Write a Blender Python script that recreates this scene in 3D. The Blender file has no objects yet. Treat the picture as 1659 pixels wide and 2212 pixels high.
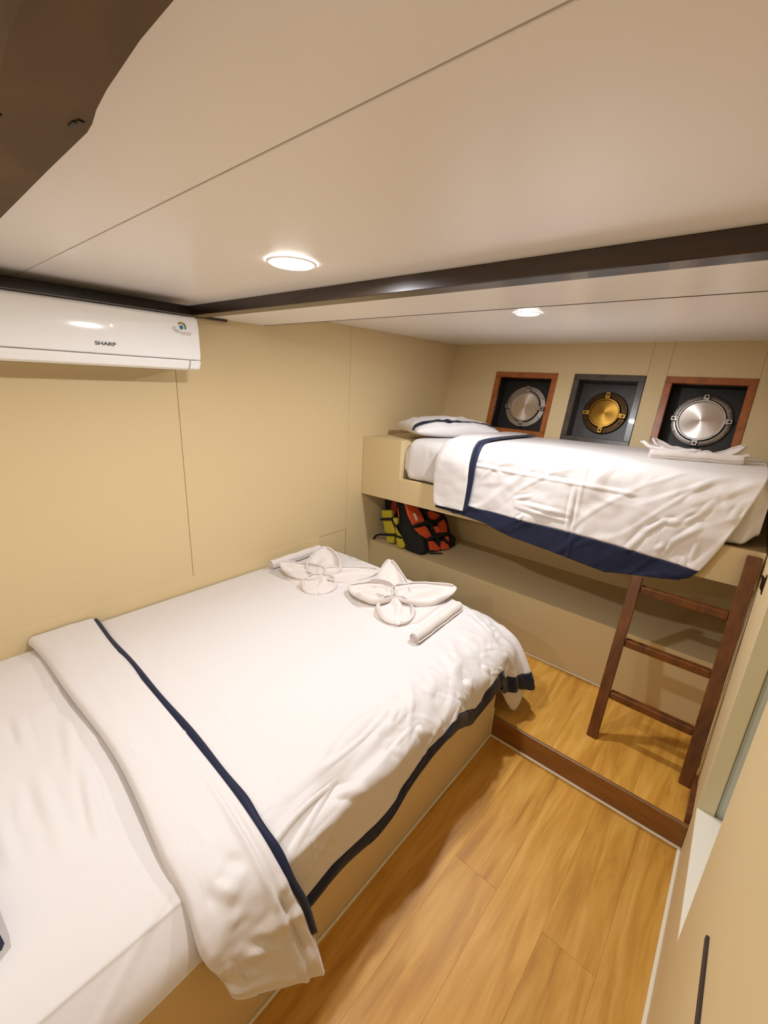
import bpy, bmesh, math, random
import numpy as np
from mathutils import Vector, Matrix
random.seed(4); RNG = np.random.RandomState(7)
scn = bpy.context.scene
COL = scn.collection
# ------------------------------------------------------------------ camera
def make_camera():
    cam = bpy.data.cameras.new('camera'); o = bpy.data.objects.new('camera', cam); COL.objects.link(o)
    yaw, pit, rol = -0.7003820491, 0.2958711315, 0.0520256175
    fw = Vector((math.sin(yaw)*math.cos(pit), math.cos(yaw)*math.cos(pit), -math.sin(pit)))
    r = Vector((math.cos(yaw), -math.sin(yaw), 0)); u = r.cross(fw)
    r2 = r*math.cos(rol)+u*math.sin(rol); u2 = -r*math.sin(rol)+u*math.cos(rol)
    m = Matrix((r2, u2, -fw)).transposed().to_4x4(); m.translation = (1.9, 0.0, 1.5086)
    o.matrix_world = m
    cam.sensor_fit = 'VERTICAL'; cam.sensor_height = 24; cam.lens = 928.671/2212*24; cam.clip_start = .01
    scn.camera = o
make_camera()
# ------------------------------------------------------------------ world, exposure, lamps
w = bpy.data.worlds.new('world'); scn.world = w; w.use_nodes = True
w.node_tree.nodes['Background'].inputs[0].default_value = (.9, .8, .7, 1)
w.node_tree.nodes['Background'].inputs[1].default_value = .02
scn.view_settings.view_transform = 'Standard'; scn.view_settings.look = 'None'
scn.view_settings.gamma = 1; scn.view_settings.use_curve_mapping = False
scn.view_settings.exposure = 0.0
LAMPS = [(.99, .70, 1.760, .052, 9.7), (1.085, 1.80, 1.798, .047, 11.3), (.95, -.50, 1.760, .052, 6.5)]  # last entry: added fill lamp out of view behind the camera
LAMP_RGB = (.98, 1.01, 1.06)
for i, (x, y, z, rad, pw) in enumerate(LAMPS):
    l = bpy.data.lights.new('downlight_glow', 'AREA'); l.shape = 'DISK'; l.size = rad*1.3; l.energy = pw; l.color = LAMP_RGB
    o = bpy.data.objects.new('downlight_glow', l); COL.objects.link(o); o.location = (x, y, z-.012)
# ------------------------------------------------------------------ materials
MATS = {}
def nodes(name):
    m = bpy.data.materials.new(name); m.use_nodes = True
    nt = m.node_tree; return m, nt, nt.nodes['Principled BSDF']
def lin(c):
    return tuple((v/12.92 if v <= .04045 else ((v+.055)/1.055)**2.4) for v in [k/255 for k in c]) + (1,)
def mat(name, rgb, rough=.5, metal=0, bump=0, scale=60, var=0, spec=.5, stretch=(1, 1, 1), coat=0, sheen=0, aniso=0, subsurf=0):
    m, nt, b = nodes(name)
    b.inputs['Roughness'].default_value = rough; b.inputs['Metallic'].default_value = metal
    b.inputs['Specular IOR Level'].default_value = spec; b.inputs['Coat Weight'].default_value = coat
    b.inputs['Sheen Weight'].default_value = sheen; b.inputs['Anisotropic'].default_value = aniso
    c = lin(rgb); b.inputs['Base Color'].default_value = c
    if bump or var:
        tc = nt.nodes.new('ShaderNodeTexCoord'); mp = nt.nodes.new('ShaderNodeMapping'); mp.inputs['Scale'].default_value = stretch
        n = nt.nodes.new('ShaderNodeTexNoise'); n.inputs['Scale'].default_value = scale; n.inputs['Detail'].default_value = 5
        nt.links.new(tc.outputs['Object'], mp.inputs[0]); nt.links.new(mp.outputs[0], n.inputs['Vector'])
        if bump:
            bp = nt.nodes.new('ShaderNodeBump'); bp.inputs['Strength'].default_value = bump; bp.inputs['Distance'].default_value = .002
            nt.links.new(n.outputs['Fac'], bp.inputs['Height']); nt.links.new(bp.outputs[0], b.inputs['Normal'])
        if var:
            rp = nt.nodes.new('ShaderNodeValToRGB'); rp.color_ramp.elements[0].position = .3; rp.color_ramp.elements[1].position = .7
            rp.color_ramp.elements[0].color = tuple(v*(1-var) for v in c[:3])+(1,); rp.color_ramp.elements[1].color = tuple(min(1, v*(1+var)) for v in c[:3])+(1,)
            nt.links.new(n.outputs['Fac'], rp.inputs[0]); nt.links.new(rp.outputs[0], b.inputs['Base Color'])
    MATS[name] = m; return m
def cloth(name, rgb, rough=.6, spec=.4, bump=.25, sheen=.15, weave=900):
    m, nt, b = nodes(name)
    b.inputs['Base Color'].default_value = lin(rgb); b.inputs['Roughness'].default_value = rough
    b.inputs['Specular IOR Level'].default_value = spec; b.inputs['Sheen Weight'].default_value = sheen
    tc = nt.nodes.new('ShaderNodeTexCoord')
    n = nt.nodes.new('ShaderNodeTexNoise'); n.inputs['Scale'].default_value = 9; n.inputs['Detail'].default_value = 4; n.inputs['Distortion'].default_value = .6
    n2 = nt.nodes.new('ShaderNodeTexNoise'); n2.inputs['Scale'].default_value = weave; n2.inputs['Detail'].default_value = 1
    for k in (n, n2): nt.links.new(tc.outputs['Object'], k.inputs['Vector'])
    b1 = nt.nodes.new('ShaderNodeBump'); b1.inputs['Strength'].default_value = bump; b1.inputs['Distance'].default_value = .01
    b2 = nt.nodes.new('ShaderNodeBump'); b2.inputs['Strength'].default_value = .12; b2.inputs['Distance'].default_value = .0006
    nt.links.new(n.outputs['Fac'], b1.inputs['Height']); nt.links.new(n2.outputs['Fac'], b2.inputs['Height'])
    nt.links.new(b1.outputs[0], b2.inputs['Normal']); nt.links.new(b2.outputs[0], b.inputs['Normal'])
    MATS[name] = m; return m
def wood_floor():
    m, nt, b = nodes('oak_plank')
    N = nt.nodes.new; L = nt.links.new
    tc = N('ShaderNodeTexCoord'); oi = N('ShaderNodeObjectInfo')
    off = N('ShaderNodeVectorMath'); off.operation = 'SCALE'; off.inputs[3].default_value = 17
    cmb = N('ShaderNodeCombineXYZ')
    for i in range(3): L(oi.outputs['Random'], cmb.inputs[i])
    L(cmb.outputs[0], off.inputs[0])
    add = N('ShaderNodeVectorMath'); add.operation = 'ADD'; L(tc.outputs['Object'], add.inputs[0]); L(off.outputs[0], add.inputs[1])
    mp = N('ShaderNodeMapping'); mp.inputs['Scale'].default_value = (11, 1.3, 1); L(add.outputs[0], mp.inputs[0])
    n1 = N('ShaderNodeTexNoise'); n1.inputs['Scale'].default_value = 1.5; n1.inputs['Detail'].default_value = 8; n1.inputs['Distortion'].default_value = 1.3; L(mp.outputs[0], n1.inputs['Vector'])
    mp2 = N('ShaderNodeMapping'); mp2.inputs['Scale'].default_value = (120, 7, 1); L(add.outputs[0], mp2.inputs[0])
    n2 = N('ShaderNodeTexNoise'); n2.inputs['Scale'].default_value = 1.0; n2.inputs['Detail'].default_value = 4; L(mp2.outputs[0], n2.inputs['Vector'])
    rp = N('ShaderNodeValToRGB'); e = rp.color_ramp.elements
    e[0].position = .25; e[0].color = lin((166, 108, 34)); e[1].position = .75; e[1].color = lin((226, 176, 92))
    k = e.new(.5); k.color = lin((204, 150, 62))
    mx = N('ShaderNodeMix'); mx.data_type = 'FLOAT'; mx.inputs[0].default_value = .22; L(n1.outputs['Fac'], mx.inputs[2]); L(n2.outputs['Fac'], mx.inputs[3])
    L(mx.outputs[0], rp.inputs[0])
    hs = N('ShaderNodeHueSaturation'); L(rp.outputs[0], hs.inputs['Color'])
    mr = N('ShaderNodeMapRange'); mr.inputs[3].default_value = .93; mr.inputs[4].default_value = 1.05; L(oi.outputs['Random'], mr.inputs[0]); L(mr.outputs[0], hs.inputs['Value'])
    L(hs.outputs[0], b.inputs['Base Color']); b.inputs['Roughness'].default_value = .42; b.inputs['Specular IOR Level'].default_value = .35
    bp = N('ShaderNodeBump'); bp.inputs['Strength'].default_value = .15; bp.inputs['Distance'].default_value = .001; L(n2.outputs['Fac'], bp.inputs['Height']); L(bp.outputs[0], b.inputs['Normal'])
    MATS['oak'] = m
def dark_wood(name, a, c, rough=.35, sc=(3, 30, 30), coat=.2):
    m, nt, b = nodes(name); N = nt.nodes.new; L = nt.links.new
    tc = N('ShaderNodeTexCoord'); mp = N('ShaderNodeMapping'); mp.inputs['Scale'].default_value = sc; L(tc.outputs['Object'], mp.inputs[0])
    n = N('ShaderNodeTexNoise'); n.inputs['Scale'].default_value = 1.4; n.inputs['Detail'].default_value = 6; n.inputs['Distortion'].default_value = .8; L(mp.outputs[0], n.inputs['Vector'])
    rp = N('ShaderNodeValToRGB'); rp.color_ramp.elements[0].position = .3; rp.color_ramp.elements[1].position = .7
    rp.color_ramp.elements[0].color = lin(a); rp.color_ramp.elements[1].color = lin(c); L(n.outputs['Fac'], rp.inputs[0]); L(rp.outputs[0], b.inputs['Base Color'])
    b.inputs['Roughness'].default_value = rough; b.inputs['Coat Weight'].default_value = coat
    bp = N('ShaderNodeBump'); bp.inputs['Strength'].default_value = .2; bp.inputs['Distance'].default_value = .001; L(n.outputs['Fac'], bp.inputs['Height']); L(bp.outputs[0], b.inputs['Normal'])
    MATS[name] = m
mat('beige', (218, 195, 150), rough=.55, bump=.12, scale=420, spec=.3)
mat('beige_dark', (172, 148, 104), rough=.7, spec=.2)
mat('ceiling_white', (247, 242, 239), rough=.28, spec=.45, bump=.03, scale=3)
mat('seam_dark', (70, 52, 34), rough=.9)
mat('caulk', (235, 226, 205), rough=.5)
mat('sill_white', (246, 240, 228), rough=.3, bump=.1, scale=20)
mat('jamb_cream', (214, 202, 165), rough=.5, bump=.08, scale=90)
mat('jamb_grey', (190, 194, 184), rough=.45)
mat('groove', (62, 44, 36), rough=.7)
mat('scratch', (120, 98, 66), rough=.8)
dark_wood('beam_wood', (34, 22, 16), (58, 38, 26), rough=.3, sc=(3, 40, 40), coat=.3)
dark_wood('timber', (80, 63, 46), (104, 82, 56), rough=.75, sc=(5, 9, 9), coat=0)
dark_wood('ladder_wood', (72, 38, 12), (116, 64, 22), rough=.38, sc=(18, 18, 3), coat=.25)
dark_wood('frame_wood', (132, 70, 22), (176, 98, 38), rough=.35, sc=(14, 14, 14), coat=.3)
dark_wood('frame_black', (48, 38, 32), (84, 70, 60), rough=.3, sc=(14, 14, 14), coat=.3)
dark_wood('riser_wood', (124, 80, 34), (148, 98, 46), rough=.45, sc=(4, 30, 30), coat=0)
wood_floor()
mat('recess_black', (22, 17, 14), rough=.5, bump=.4, scale=25, var=.4)
mat('recess_grey', (56, 50, 46), rough=.4, bump=.5, scale=18, var=.3)
mat('steel', (176, 170, 164), rough=.38, metal=1, bump=.5, scale=60, var=.15)
mat('steel_disc', (205, 196, 188), rough=.32, metal=1, aniso=.85)
mat('bronze', (70, 52, 34), rough=.45, metal=1, bump=.5, scale=50, var=.3)
mat('brass', (140, 104, 44), rough=.4, metal=1, bump=.3, scale=60, var=.2)
mat('brass_disc', (150, 112, 48), rough=.38, metal=1, aniso=.85)
mat('ac_white', (250, 249, 248), rough=.10, spec=.5)
mat('ac_grey', (120, 112, 106), rough=.5)
mat('ink', (58, 54, 54), rough=.5)
mat('sticker_green', (96, 104, 44), rough=.4); mat('sticker_gold', (150, 124, 48), rough=.4); mat('sticker_blue', (36, 120, 170), rough=.4); mat('sticker_grey', (205, 198, 190), rough=.4)
mat('led_red', (255, 140, 130), rough=.4)
cloth('sheet', (222, 216, 214), rough=.62)
cloth('duvet', (222, 216, 214), rough=.5, bump=.22)
cloth('navy', (9, 19, 50), rough=.6, spec=.3)
cloth('towel', (226, 216, 210), rough=.85, spec=.2, bump=.3, sheen=.3, weave=420)
mat('vest_orange', (226, 82, 24), rough=.6, bump=.5, scale=40, sheen=.2)
mat('vest_yellow', (196, 178, 36), rough=.6, bump=.5, scale=40, sheen=.2)
mat('vest_red', (150, 34, 22), rough=.7)
mat('vest_black', (14, 13, 15), rough=.8, bump=.5, scale=60)
mat('reflective', (220, 216, 205), rough=.4)
mat('iron', (64, 50, 36), rough=.5, metal=.8)
for k in ('steel_disc', 'brass_disc'):
    nt = MATS[k].node_tree; tn = nt.nodes.new('ShaderNodeTangent'); tn.direction_type = 'RADIAL'; tn.axis = 'Y'
    nt.links.new(tn.outputs[0], nt.nodes['Principled BSDF'].inputs['Tangent'])
def emis(name, rgb, s):
    m, nt, b = nodes(name); b.inputs['Base Color'].default_value = (1, 1, 1, 1)
    b.inputs['Emission Color'].default_value = rgb+(1,); b.inputs['Emission Strength'].default_value = s; MATS[name] = m
emis('lamp_glow', (1, .95, .9), 14)
emis('led_glow', (1, .35, .3), 1.0)
# ------------------------------------------------------------------ helpers
def empty(name, loc, rot=None, parent=None):
    o = bpy.data.objects.new(name, None); COL.objects.link(o); o.location = loc; o.empty_display_size = .05
    if rot: o.rotation_euler = rot
    if parent: o.parent = parent
    return o
def tag(o, label, cat, group=None):
    o['label'] = label; o['category'] = cat
    if group: o['group'] = group
    return o
def struct(o):
    o['kind'] = 'structure'; return o
def origin(p):
    v = Vector((0, 0, 0))
    while p is not None:
        v = v + p.location; p = p.parent
    return v
def mk(name, verts, faces, m, parent=None, smooth=False, local=False, solid=0, sub=0, auto=None):
    me = bpy.data.meshes.new(name); verts = np.asarray(verts, float)
    loc = Vector((0, 0, 0))
    if not local:
        if parent is not None: verts = verts - np.array(origin(parent))
        else:                                   # a thing that is one mesh: origin at its base
            lo, hi = verts.min(0), verts.max(0); c = np.array([(lo[0]+hi[0])/2, (lo[1]+hi[1])/2, lo[2]]); verts = verts-c; loc = Vector(c)
    me.from_pydata(verts.tolist(), [], [tuple(f) for f in faces])
    if smooth: me.shade_smooth()
    if auto and smooth:
        me.set_sharp_from_angle(angle=math.radians(auto))
    me.materials.append(MATS[m]); o = bpy.data.objects.new(name, me); COL.objects.link(o); o.location = loc
    if parent: o.parent = parent
    if sub:
        s = o.modifiers.new('subd', 'SUBSURF'); s.levels = sub; s.render_levels = sub
    if solid:
        s = o.modifiers.new('solid', 'SOLIDIFY'); s.thickness = solid; s.offset = -1
    me.update(); return o
def from_bm(name, bm, m, parent=None, smooth=False, local=False, auto=35):
    bmesh.ops.recalc_face_normals(bm, faces=bm.faces)
    vs = [tuple(v.co) for v in bm.verts]; bm.verts.index_update(); fs = [tuple(v.index for v in f.verts) for f in bm.faces]; bm.free()
    return mk(name, vs, fs, m, parent, smooth, local, auto=auto if smooth else None)
def hexa(bm, p, bev=0, seg=1):
    """p: 8 corners, 4 bottom loop, 4 top loop"""
    vs = [bm.verts.new(q) for q in p]
    fs = [bm.faces.new([vs[i] for i in f]) for f in ((3, 2, 1, 0), (4, 5, 6, 7), (0, 1, 5, 4), (1, 2, 6, 5), (2, 3, 7, 6), (3, 0, 4, 7))]
    if bev:
        es = list({e for f in fs for e in f.edges}); bmesh.ops.bevel(bm, geom=es, offset=bev, segments=seg, affect='EDGES', profile=.6)
def boxp(x0, x1, y0, y1, z0, z1):
    return [(x0, y0, z0), (x1, y0, z0), (x1, y1, z0), (x0, y1, z0), (x0, y0, z1), (x1, y0, z1), (x1, y1, z1), (x0, y1, z1)]
def box(name, b, m, parent=None, bev=.0015, local=False):
    bm = bmesh.new(); hexa(bm, boxp(*b) if len(b) == 6 else b, bev); return from_bm(name, bm, m, parent, local=local)
def boxes(name, bl, m, parent=None, bev=0, local=False):
    bm = bmesh.new()
    for b in bl: hexa(bm, boxp(*b) if len(b) == 6 else b, bev)
    return from_bm(name, bm, m, parent, local=local)
def prism(name, poly, axis, a, b, m, parent=None, bev=0, smooth=False, local=False, seg=1, auto=35):
    """poly in the plane normal to axis, extruded a..b"""
    def P(q, t):
        return {'x': (t, q[0], q[1]), 'y': (q[0], t, q[1]), 'z': (q[0], q[1], t)}[axis]
    bm = bmesh.new(); A = [bm.verts.new(P(q, a)) for q in poly]; B = [bm.verts.new(P(q, b)) for q in poly]; n = len(poly)
    bm.faces.new(A); bm.faces.new(B[::-1])
    for i in range(n): bm.faces.new([A[i], B[i], B[(i+1) % n], A[(i+1) % n]])
    if bev: bmesh.ops.bevel(bm, geom=list(bm.edges), offset=bev, segments=seg, affect='EDGES')
    return from_bm(name, bm, m, parent, smooth=smooth, local=local, auto=auto)
def gridmesh(P):
    """P: array (n,m,3) -> verts, faces"""
    n, m = P.shape[:2]; idx = np.arange(n*m).reshape(n, m)
    f = np.stack([idx[:-1, :-1], idx[1:, :-1], idx[1:, 1:], idx[:-1, 1:]], -1).reshape(-1, 4)
    return P.reshape(-1, 3), f.tolist()
def lathe(name, prof, m, parent, n=48, local=True, c=(0, 0, 0), axis='y', auto=30):
    """prof: (radius, height along axis)"""
    vs, fs = [], []
    for (rr, h) in prof:
        for k in range(n):
            a = 2*math.pi*k/n; p = (rr*math.cos(a), h, rr*math.sin(a)) if axis == 'y' else (rr*math.cos(a), rr*math.sin(a), h)
            vs.append((p[0]+c[0], p[1]+c[1], p[2]+c[2]))
    for i in range(len(prof)-1):
        for k in range(n): fs.append((i*n+k, i*n+(k+1) % n, (i+1)*n+(k+1) % n, (i+1)*n+k))
    bm = bmesh.new(); V = [bm.verts.new(v) for v in vs]
    for f in fs: bm.faces.new([V[i] for i in f])
    bmesh.ops.remove_doubles(bm, verts=bm.verts, dist=1e-5)
    return from_bm(name, bm, m, parent, smooth=True, local=local, auto=auto)
def ribbon(name, pts, wid, th, nrm, m, parent):
    """flat strap along pts"""
    pts = [Vector(p) for p in pts]; nrm = Vector(nrm).normalized(); vs, fs = [], []
    for i, p in enumerate(pts):
        t = (pts[min(i+1, len(pts)-1)]-pts[max(i-1, 0)]).normalized(); s = t.cross(nrm).normalized()*wid/2; h = nrm*th/2
        vs += [p-s-h, p+s-h, p+s+h, p-s+h]
    for i in range(len(pts)-1):
        for k in range(4): fs.append((i*4+k, i*4+(k+1) % 4, i*4+4+(k+1) % 4, i*4+4+k))
    fs += [(0, 1, 2, 3), tuple(len(vs)-4+k for k in (3, 2, 1, 0))]
    return mk(name, [tuple(v) for v in vs], fs, m, parent)
def vnoise(x, y, seed=0):
    """smooth value noise on arrays, -1..1"""
    r = np.random.RandomState(seed).rand(64, 64)*2-1
    xi = np.floor(x).astype(int); yi = np.floor(y).astype(int); fx = x-xi; fy = y-yi
    fx = fx*fx*(3-2*fx); fy = fy*fy*(3-2*fy)
    g = lambda a, b: r[a % 64, b % 64]
    return (g(xi, yi)*(1-fx)+g(xi+1, yi)*fx)*(1-fy)+(g(xi, yi+1)*(1-fx)+g(xi+1, yi+1)*fx)*fy
def ridged(x, y, seed=0):
    return 1-np.abs(vnoise(x, y, seed))*2
def sstep(x, a, b):
    t = np.clip((x-a)/(b-a), 0, 1); return t*t*(3-2*t)
def crom(ctrl, t):
    """ctrl (..., k, 3) uniform Catmull-Rom sampled at t array in 0..k-1 -> (..., len(t), 3)"""
    k = ctrl.shape[-2]; i = np.clip(np.floor(t).astype(int), 0, k-2); f = (t-i)[..., :, None]
    g = lambda j: ctrl[..., np.clip(j, 0, k-1), :]
    p0, p1, p2, p3 = g(i-1), g(i), g(i+1), g(i+2)
    return .5*((2*p1)+(-p0+p2)*f+(2*p0-5*p1+4*p2-p3)*f**2+(-p0+3*p1-3*p2+p3)*f**3)
def gnormals(P):
    du = np.gradient(P, axis=0); dv = np.gradient(P, axis=1); n = np.cross(du, dv); n /= np.linalg.norm(n, axis=-1, keepdims=True)+1e-9
    return n
# fold lines of the bedding, world segments (x0, y0, z0, x1, y1, z1): double duvet, bunk duvet, fitted sheet, turned band
DS = [(1.22, 0.917, 0.5, 1.243, 0.862, 0.5), (1.282, 0.966, 0.5, 1.3, 0.94, 0.5), (1.3, 0.94, 0.5, 1.3, 0.926, 0.5), (1.286, 1.204, 0.5, 1.3, 1.107, 0.5), (1.299, 1.195, 0.5, 1.31, 1.247, 0.452), (1.31, 0.83, 0.454, 1.295, 0.8, 0.5), (1.265, 0.792, 0.5, 1.262, 0.848, 0.5), (1.263, 0.548, 0.5, 1.263, 0.647, 0.5), (1.269, 0.568, 0.5, 1.31, 0.667, 0.448), (1.31, 0.796, 0.336, 1.31, 0.86, 0.335), (1.31, 0.496, 0.428, 1.31, 0.573, 0.321), (1.292, 1.49, 0.5, 1.292, 1.317, 0.5), (1.31, 1.522, 0.439, 1.31, 1.613, 0.315), (1.3, 0.925, 0.5, 1.31, 0.979, 0.309), (1.293, 1.037, 0.5, 1.242, 1.077, 0.5), (1.3, 1.248, 0.5, 1.31, 1.217, 0.365), (1.296, 1.37, 0.5, 1.31, 1.364, 0.353)]
BS = [(1.062, 1.995, 0.983, 1.143, 1.995, 1.014), (1.071, 1.995, 0.967, 1.329, 1.995, 0.964), (1.074, 1.995, 0.949, 1.322, 1.995, 0.935), (1.085, 1.995, 0.876, 1.123, 1.995, 0.914), (0.922, 1.995, 1.117, 0.963, 1.995, 1.096), (1.332, 1.995, 0.877, 1.33, 1.995, 1.102), (0.816, 1.995, 1.136, 1.351, 1.995, 1.119), (1.839, 1.995, 1.179, 1.831, 1.995, 1.129), (1.831, 1.995, 1.129, 1.796, 1.995, 1.075), (1.796, 1.995, 1.075, 1.763, 1.995, 1.041), (1.74, 1.995, 0.953, 1.717, 1.995, 0.884), (1.811, 1.995, 1.032, 1.74, 1.995, 0.953), (1.864, 1.995, 1.197, 1.841, 1.995, 1.124), (1.691, 1.995, 1.185, 1.695, 1.995, 1.153), (1.757, 1.995, 1.19, 1.719, 1.995, 1.111), (1.735, 1.995, 1.034, 1.694, 1.995, 1.028), (1.694, 1.995, 1.028, 1.642, 1.995, 0.972), (1.642, 1.995, 0.972, 1.583, 1.995, 0.863), (1.693, 1.995, 0.908, 1.712, 1.995, 0.926), (1.783, 1.995, 0.893, 1.794, 1.995, 0.87), (1.816, 1.995, 0.96, 1.811, 1.995, 0.899), (1.916, 1.995, 1.162, 1.895, 1.995, 1.085)]
SS = [(0.745, 0.057, 0.5, 0.866, 0.029, 0.5), (0.714, 0.094, 0.5, 0.919, 0.09, 0.5), (0.543, 0.204, 0.5, 0.75, 0.16, 0.5), (0.781, 0.182, 0.5, 0.986, 0.147, 0.5), (0.925, 0.096, 0.5, 0.971, 0.082, 0.5), (0.819, 0.009, 0.5, 0.916, 0.009, 0.5), (0.343, 0.16, 0.5, 0.363, 0.217, 0.5), (0.446, 0.154, 0.5, 0.461, 0.214, 0.5), (0.576, 0.154, 0.5, 0.597, 0.214, 0.5), (0.44, 0.104, 0.5, 0.575, 0.097, 0.5)]
TS = [(1.245, 0.294, 0.5, 1.291, 0.321, 0.5), (1.3, 0.27, 0.5, 1.3, 0.306, 0.5), (1.37, 0.254, 0.449, 1.37, 0.31, 0.441), (1.37, 0.268, 0.405, 1.37, 0.34, 0.352), (1.37, 0.308, 0.408, 1.37, 0.351, 0.399), (1.257, 0.279, 0.5, 1.3, 0.291, 0.5)]
def folds(P, segs, width, amp):
    """soft ridges along the segments, tapering to their ends"""
    out = np.zeros(P.shape[:2])
    for i, sg in enumerate(segs):
        a, b = np.array(sg[:3]), np.array(sg[3:]); ab = b-a; L2 = ab@ab+1e-9
        t = ((P-a)@ab)/L2; tc = np.clip(t, 0, 1); d = np.linalg.norm(P-(a+tc[..., None]*ab), axis=-1)
        w_ = width*(.8+.5*((i*37) % 10)/10); q_ = d/w_
        out += amp*(.7+.6*((i*53) % 10)/10)*(np.exp(-q_**2)*(.55+.45*np.sin(math.pi*tc))-.45*np.exp(-((q_-1.9)/.8)**2)*np.sin(math.pi*tc))
    return out
# ------------------------------------------------------------------ floor
fl = struct(empty('floor', (1.6, .6, 0)))
box('subfloor', (0, 2.03, -.8, 1.549, -.05, -.0125), 'groove', fl, 0)
def plank(x0, x1, y0, y1, z):
    box('plank', (x0+.00012, x1-.00012, y0+.00025, y1-.00025, z-.012, z), 'oak', fl, .00035)
plk = [(1.155, 1.304, (-.8, .1, 1.55)), (1.304, 1.454, (-.8, .05, 1.55)), (1.454, 1.603, (-.8, -.2, .995, 1.55)), (1.603, 1.752, (-.8, .25, 1.55)), (1.752, 1.9, (-.8, .985, 1.55)), (1.9, 2.0225, (-.8, .1, 1.55))]
for x0, x1, ys in plk:
    for a, b in zip(ys[:-1], ys[1:]): plank(x0, x1, a, b, 0)
box('raised_deck', (0, 2.0225, 1.563, 2.111, 0, .092), 'groove', fl, 0)
for x0, x1, ys in [(.95, 1.1, (1.562, 2.111)), (1.1, 1.25, (1.562, 2.111)), (1.25, 1.4, (1.562, 2.111)), (1.4, 1.55, (1.562, 2.111)), (1.55, 1.70, (1.562, 2.111)), (1.70, 1.85, (1.562, 2.111)), (1.85, 2.0225, (1.562, 2.111))]:
    for a, b in zip(ys[:-1], ys[1:]): plank(x0, x1, a, b, .104)
box('step_riser', (1.285, 2.0225, 1.55, 1.562, .002, .1035), 'riser_wood', fl, .001)
box('step_nosing', (1.285, 2.0225, 1.5485, 1.553, .1015, .1055), 'steel', fl, .0005)
# ------------------------------------------------------------------ trims (caulk beads along the floor joints)
struct(box('trim_1', (1.29, 1.298, -.8, 1.55, 0, .008), 'caulk', None, .002))
struct(box('trim_2', (1.295, 2.018, 1.541, 1.55, 0, .009), 'caulk', None, .002))
struct(box('trim_3', (1.0, 2.0, 2.103, 2.111, .104, .111), 'caulk', None, .002))
struct(box('trim_4', (2.013, 2.0235, -.8, 1.55, 0, .010), 'caulk', None, .002))
struct(box('baseboard_right', (2.008, 2.022, 1.562, 1.74, .104, .145), 'ladder_wood', None, .001))
# ------------------------------------------------------------------ left wall
wl = struct(empty('wall_left', (0, .8, 0)))
box('wall_backing', (-.06, -.012, -.8, 3.15, 0, 1.85), 'seam_dark', wl, 0)
box('wall_panel', (-.012, 0, -.8, .8545, 0, 1.80), 'beige', wl, .0008)
boxes('wall_panel', [(-.012, 0, .8565, 1.645, 0, 1.80), (-.012, 0, 1.645, 1.8765, .569, 1.80)], 'beige', wl, 0)
box('wall_panel', (-.012, 0, 1.8785, 3.12, 0, 1.83), 'beige', wl, .0008)
box('wall_panel', (-.012, -.003, 1.647, 1.876, .02, .5655), 'beige', wl, .0008)
box('wall_lining', [(0, -.8, .3), (.012, -.8, .3), (.012, 1.645, .3), (0, 1.645, .3), (0, -.8, .566), (.003, -.8, .566), (.003, 1.645, .566), (0, 1.645, .566)], 'beige', wl, .0008)
# ------------------------------------------------------------------ back wall (leans outwards), three deep window boxes
TB = math.atan(.21516)
def wall_y(z): return 2.906+.21516*(z-1.256)
wb = struct(empty('wall_back', (1.0, wall_y(.10), .10), (-TB, 0, 0)))
def LZ(z): return (z-.10)/math.cos(TB)      # height z -> distance along the leaning wall
Ht = LZ(1.81); hz0, hz1 = LZ(1.196), LZ(1.612)
def wpan(bl):
    boxes('wall_panel', [(a-1, b-1, 0, .02, c, d) for a, b, c, d in bl], 'beige', wb, 0, local=True)
F = [(.378, .82), (.925, 1.33), (1.43, 1.838)]
wpan([(0, .378, 0, Ht), (.378, .82, 0, hz0), (.378, .82, hz1, Ht), (.82, .925, 0, Ht), (.925, 1.3305, 0, hz0), (.925, 1.3305, hz1, Ht)])
wpan([(1.3318, 1.4293, 0, Ht)])
wpan([(1.4306, 1.838, 0, hz0), (1.4306, 1.838, hz1, Ht)])
wpan([(1.8393, 2.06, 0, Ht)])
def screw_ring(parent, n, R, r, y, m, a0=0):
    for k in range(n):
        a = a0+2*math.pi*k/n
        lathe('bolt', [(r, y), (r, y-.003), (r*.6, y-.005), (0, y-.005)], m, parent, 10, True, (R*math.cos(a), 0, R*math.sin(a)))
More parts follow.
